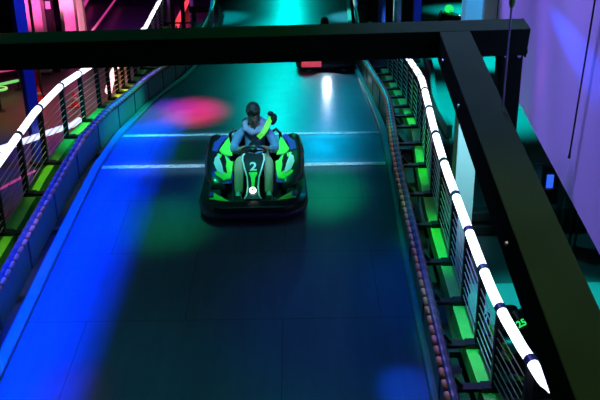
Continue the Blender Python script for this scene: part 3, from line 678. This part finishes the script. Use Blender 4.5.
# right side of the lower floor ------------------------------------------------
def ground_poly(name, pts, z, m):
    k = MB(); n = len(pts); k.add([Vector((p.x, p.y, z)) for p in pts]+[Vector((p.x, p.y, .0005)) for p in pts], [tuple(range(n)), tuple(range(2*n-1, n-1, -1))]+[(i, i+n, (i+1) % n+n, (i+1) % n) for i in range(n)])
    return tag(k.build(name, m), kind='structure')
curve_px = [(421, 40), (424, 50), (427, 60), (430, 70), (432, 80), (432.5, 92), (434, 105), (440, 121), (449, 138)]
cp = [at_z(x, y) for x, y in curve_px]
ground_poly('lower_track_floor', cp+[at_z(452, 166), at_z(640, 162), Vector((28, 40, 0)), Vector((28, 78, 0)), Vector((12.8, 78, 0))], .012, M['pale_floor'])
ground_poly('pale_floor_area', [Vector(q) for q in ((3.0, 12.62, 0), (3.0, 8.0, 0), (9.5, 8.0, 0), (9.5, 12.62, 0))], .012, M['pale_floor'])
k = MB(); k.sweep([Vector((p.x, p.y, 0)) for p in cp], [(-.09, .0), (-.09, .42), (.09, .42), (.09, .0)]); o = k.build('low_wall', M['column_pale'], None, bevel=.01, loc=Vector((cp[4].x, cp[4].y, 0)))
tag(o, 'low pale curved wall on the lower floor, just right of the right railing', 'low wall')
pa, pb = foot(462, 234), foot(600, 229); t = empty('track_block', pa, 'low black track barrier on the lower floor behind the sloping beam', 'barrier')
for z in (.14, .46):
    k = MB(); k.bar(pa+Vector((0, 0, z)), pb+Vector((0, 0, z)), .35, .24); k.build('block_row', M['tyre_belt'], t, bevel=.04)
for f_ in (.02, .25, .5, .75, .98):
    q = lerp(pa, pb, f_); k = MB(); k.box(q+Vector((0, 0, .36)), (.08, .4, .7)); k.build('strap', M['black_steel'], t)
# kiosk with blue screen
p = foot(549, 211); t = empty('kiosk', p, 'black kiosk with a blue lit screen seen right of the sloping beam', 'kiosk')
k = MB(); k.box(p+Vector((0, 0, .30)), (.44, .3, .60)); k.box(p+Vector((0, .08, .78)), (.44, .14, .60)); k.build('cabinet', M['kart_black'], t, bevel=.01)
k = MB(); k.box(p+Vector((-.06, -.02, .72)), (.15, .04, .38)); k.build('screen', M['screen_blue'], t)
# timing stand: dark tripod frame near the right edge
p = foot(577, 258); t = empty('equipment_rack', p, 'dark equipment rack on thin legs below the purple wall at right', 'rack')
k = MB(); k.box(p+Vector((-.10, .5, 1.35)), (.40, .4, .8)); k.build('case', M['kart_black'], t, bevel=.03)
for sx, sy in ((-.26, .35), (.06, .35), (-.26, .65), (.06, .65)):
    k = MB(); k.box(p+Vector((sx, sy, .48)), (.04, .04, .96)); k.build('leg', M['black_steel'], t)
# unseen mezzanine slab behind the pale wall, added above the lamps under it
k = MB(); pm = [wall_pt(-2.5, 0, .19), wall_pt(19, 0, .19), Vector((29.9, 17.5, 0)), Vector((29.9, .5, 0))]
k.add([Vector((q.x, q.y, z)) for z in (4.82, 5.02) for q in pm], [(3,2,1,0),(4,5,6,7),(0,1,5,4),(1,2,6,5),(2,3,7,6),(3,0,4,7)])
tag(k.build('unseen_mezzanine', M['dark_wall']), kind='structure')

# ------------------------------------------------------------------ lamps
def spot(name, loc, tgt, col, W, ang=40, blend=.8, rad=.15):
    l = bpy.data.lights.new(name, 'SPOT'); l.energy = W; l.color = col; l.spot_size = R(ang); l.spot_blend = blend; l.shadow_soft_size = rad
    o = bpy.data.objects.new(name, l); COL.objects.link(o); o.location = loc
    o.rotation_euler = (Vector(tgt)-Vector(loc)).to_track_quat('-Z', 'Y').to_euler(); return o
def dk(x, y): return Vector((x, y, deck_z(y)))
BLUE = (.0, .06, 1.0); TEAL = (.0, .66, .62); GREEN = (.0, 1.0, .25); MAG = (1, .02, .30); PURP = (.42, .25, 1.0); CYAN = (0, .5, 1.0)
# track lamps
def strip_light(name, a, b, aim, col, W, spread, width=.08):      # narrow strip of area light high over the deck, out of view
    a, b = Vector(a), Vector(b); c = (a+b)/2; l = bpy.data.lights.new(name, 'AREA'); l.shape = 'RECTANGLE'; l.size = (b-a).length; l.size_y = width; l.energy = W; l.color = col; l.spread = R(spread)
    o = bpy.data.objects.new(name, l); COL.objects.link(o); x = (b-a).normalized(); z = (c-Vector(aim)); z = (z-x*z.dot(x)).normalized(); y = z.cross(x)
    o.matrix_world = Matrix(((x.x, y.x, z.x, c.x), (x.y, y.y, z.y, c.y), (x.z, y.z, z.z, c.z), (0, 0, 0, 1))); return o
strip_light('blue_batten', (-3.3, 4.2, 10.7), (-2.9, 12.6, 10.7), dk(-2.68, 8.4), (0, .03, 1), 260, 11)
strip_light('joint_fill', (-2.6, 10.36, 10.7), (.9, 10.36, 10.7), dk(-.85, 10.36), (.35, .75, 1), 3.0, 5)  # this and the next: unseen light added to whiten the joint strips
strip_light('joint_fill', (-2.6, 11.68, 10.7), (.9, 11.68, 10.7), dk(-.85, 11.68), (.2, .7, 1), 3.0, 5)
spot('blue_spot', (-3, 9, 10.7), dk(-1.6, 9.6), BLUE, 700, 14, 1)
spot('blue_spot', (-4, 18, 10.5), dk(-2.3, 13.6), BLUE, 3500, 14, 1, .1)
spot('blue_spot', (1.0, 7.6, 10.7), dk(.98, 6.0), (0, .08, 1), 4500, 4.5, 1, .05)
spot('blue_spot', (.6, 8, 10.7), dk(.7, 7.0), (0, .05, 1), 600, 26, 1)
spot('green_spot', (-2, 9.5, 10.7), dk(-1.75, 8.9), (0, 1, .25), 1300, 12, 1)
spot('teal_spot', (-1.2, 34, 10.6), dk(-.6, 14.5), TEAL, 1900, 26, 1)
spot('teal_spot', (-.4, 38, 10.6), dk(-.1, 24), TEAL, 1600, 21, 1)
spot('cyan_spot', (1, 28, 10.6), dk(.5, 12.4), CYAN, 1300, 30, 1)
spot('magenta_spot', (-3.2, 25, 10.6), dk(-1.95, 13.5), (1, .0, .10), 4800, 6, 1)
spot('violet_spot', (-3.4, 25, 10.6), dk(-2.6, 13.4), (.3, .05, 1), 3000, 6, 1)
spot('green_spot', (-2, 17, 10.6), dk(-2.1, 10.95), (0, 1, .35), 600, 7, 1)
spot('green_spot', (.8, 14, 10.5), dk(.35, 9.7), (0, 1, .3), 1300, 9, 1)
spot('teal_spot', (-.6, 8.6, 10.8), dk(-.5, 7.4), (0, .45, .42), 300, 62, 1)  # wide unseen fill added to lift the near deck
spot('red_spot', (-2, 4, 10.6), dk(-2.2, 6.0), (1, .03, .05), 420, 6, 1)
spot('kart_spot', (-.4, 3.5, 10.5), dk(-.6, 10) + Vector((0, 0, .4)), (.22, .6, 1.0), 4500, 8, .6)
spot('kart_spot', (-3, 6, 10.5), dk(-.6, 9.8), (.02, 1.0, .35), 1500, 12, .6)  # green light added in place of the pods' fluorescent glow
# rails
for y_ in (8.0, 10.2, 12.4):
    spot('green_spot', (-3.0, y_, 10.6), dk(-3.75, y_), (.7, 1, .05), 900, 12)
for y_ in (6.6, 8.4, 10.4, 12.6):
    spot('green_spot', (1.0, y_, 10.6), dk(1.9 if y_ < 12 else 2.05, y_), (.03, 1, .22), 1700, 11)
spot('orange_spot', (-2, 17, 10.6), dk(-3.7, 15.2), (1, .38, .08), 7000, 12)
spot('teal_spot', (-6, 19, 10.6), dk(-2.4, 23.3), TEAL, 12000, 12)
spot('teal_spot', (-2, 19, 10.6), dk(1.62, 23.3), (.1, .8, .9), 12000, 10)
spot('teal_spot', (.8, 12, 10.6), dk(-3.1, 12.5)+Vector((0, 0, .3)), TEAL, 3800, 22)
spot('teal_spot', (-1, 12, 10.6), dk(1.5, 14.5)+Vector((0, 0, .3)), TEAL, 900, 18)
# wall
PW = (.27, .16, 1.0)
spot('purple_spot', (.9, 8.4, 9.6), wall_hit(570, 130), PW, 2700, 36, .8)
spot('purple_spot', (.6, 12.5, 9.8), wall_hit(515, 30), PW, 3600, 28, .8)
spot('purple_spot', (.4, 7.0, 10.6), wall_hit(585, 200), PW, 1600, 22, .9)
p1_, p2_ = wall_hit(550, 12), wall_hit(600, 88); bl = p1_ + (p1_-p2_)*2.0 - wside*.40
spot('blue_spot', bl, lerp(p1_, p2_, .75), (.0, .06, 1), 5500, 3.4, .8, .03)
spot('rose_spot', (-2.6, 4.6, 10.7), wall_hit(541, 78), (1, .1, .15), 260, 3.5, .9, .05)  # added spot standing in for a narrow rose reflection on the wall
spot('azure_spot', (-1, 7.5, 10.6), (2.6, 12.4, 5.5), (.05, .45, 1), 4000, 12)
# frame
spot('green_spot', (1.0, 6.3, 10.7), A-dv*1.0, (.1, 1, .6), 260, 50)  # unseen, added to bring up the green of the beam tops
spot('amber_spot', (1.0, 3.5, 10.7), A-dv*2.8, (1, .75, .35), 420, 30)  # unseen, added to warm the lower top of the sloping beam
spot('teal_spot', (-3, 6.5, 10.7), A-ev*4.0, (.05, .7, .9), 330, 60)  # unseen, added to lift the cross beam's left top face
spot('blue_spot', (.5, 7.5, 10.7), dk(1.65, 7.5), (0, .08, 1), 700, 16)
# lower floor right
spot('teal_spot', (5.0, 10.6, 4.7), (4.6, 11.2, 0), TEAL, 900, 46, .4)
spot('teal_spot', (3.4, 9.6, 4.7), (2.65, 12.6, 2.2), (.32, .85, 1), 800, 36, .6)
spot('teal_spot', (4.6, 15.2, 4.7), (4.6, 15.4, 0), (0, .55, .66), 130, 100)
spot('teal_spot', (6.5, 26, 10), (6.0, 27, 0), TEAL, 5500, 56)
spot('teal_spot', (9, 36, 10), (9.5, 38, 0), TEAL, 8000, 50)
spot('teal_spot', (18, 58, 10), (17, 60, 0), TEAL, 14000, 70)
spot('cyan_spot', (7, 30, 10), foot(395.5, 52)+Vector((0, 0, 3)), (.3, .9, 1), 20000, 12)
spot('blue_spot', (8, 30, 10), foot(415, 62)+Vector((0, 0, 3)), (.15, .1, 1), 1500, 20)
# lower floor left
spot('red_spot', (-8, 26, 10), (-8, 28, 0), (1, .10, .14), 1500, 60)
spot('amber_spot', (-12, 24, 10), (-12, 26, 0), (.8, .7, .1), 700, 50)
spot('pink_spot', (-10, 24, 9), foot(43, 74)+Vector((0, 0, 4)), (1, .10, .42), 22000, 18)
spot('pink_spot', (-8, 28, 9), foot(74.5, 62)+Vector((0, 0, 4)), (1, .35, .5), 14000, 16)
spot('violet_spot', (-5.4, 30, 9), foot(173.5, 52)+Vector((0, 0, 4)), (.4, .1, 1), 2500, 14)
spot('blue_spot', (-4.6, 20.6, 9), (-7.6, 20.6, 3.5), BLUE, 2200, 50)
spot('purple_spot', (-8, 44, 10), (-10, 56, 2), (.4, .05, 1), 3000, 60)

w = bpy.data.worlds.new('hall'); SC.world = w; w.use_nodes = True
w.node_tree.nodes['Background'].inputs[0].default_value = (.10, .12, .3, 1); w.node_tree.nodes['Background'].inputs[1].default_value = .008
SC.view_settings.view_transform = 'Standard'; SC.view_settings.look = 'None'; SC.view_settings.exposure = 0; SC.view_settings.gamma = 1; SC.view_settings.use_curve_mapping = False
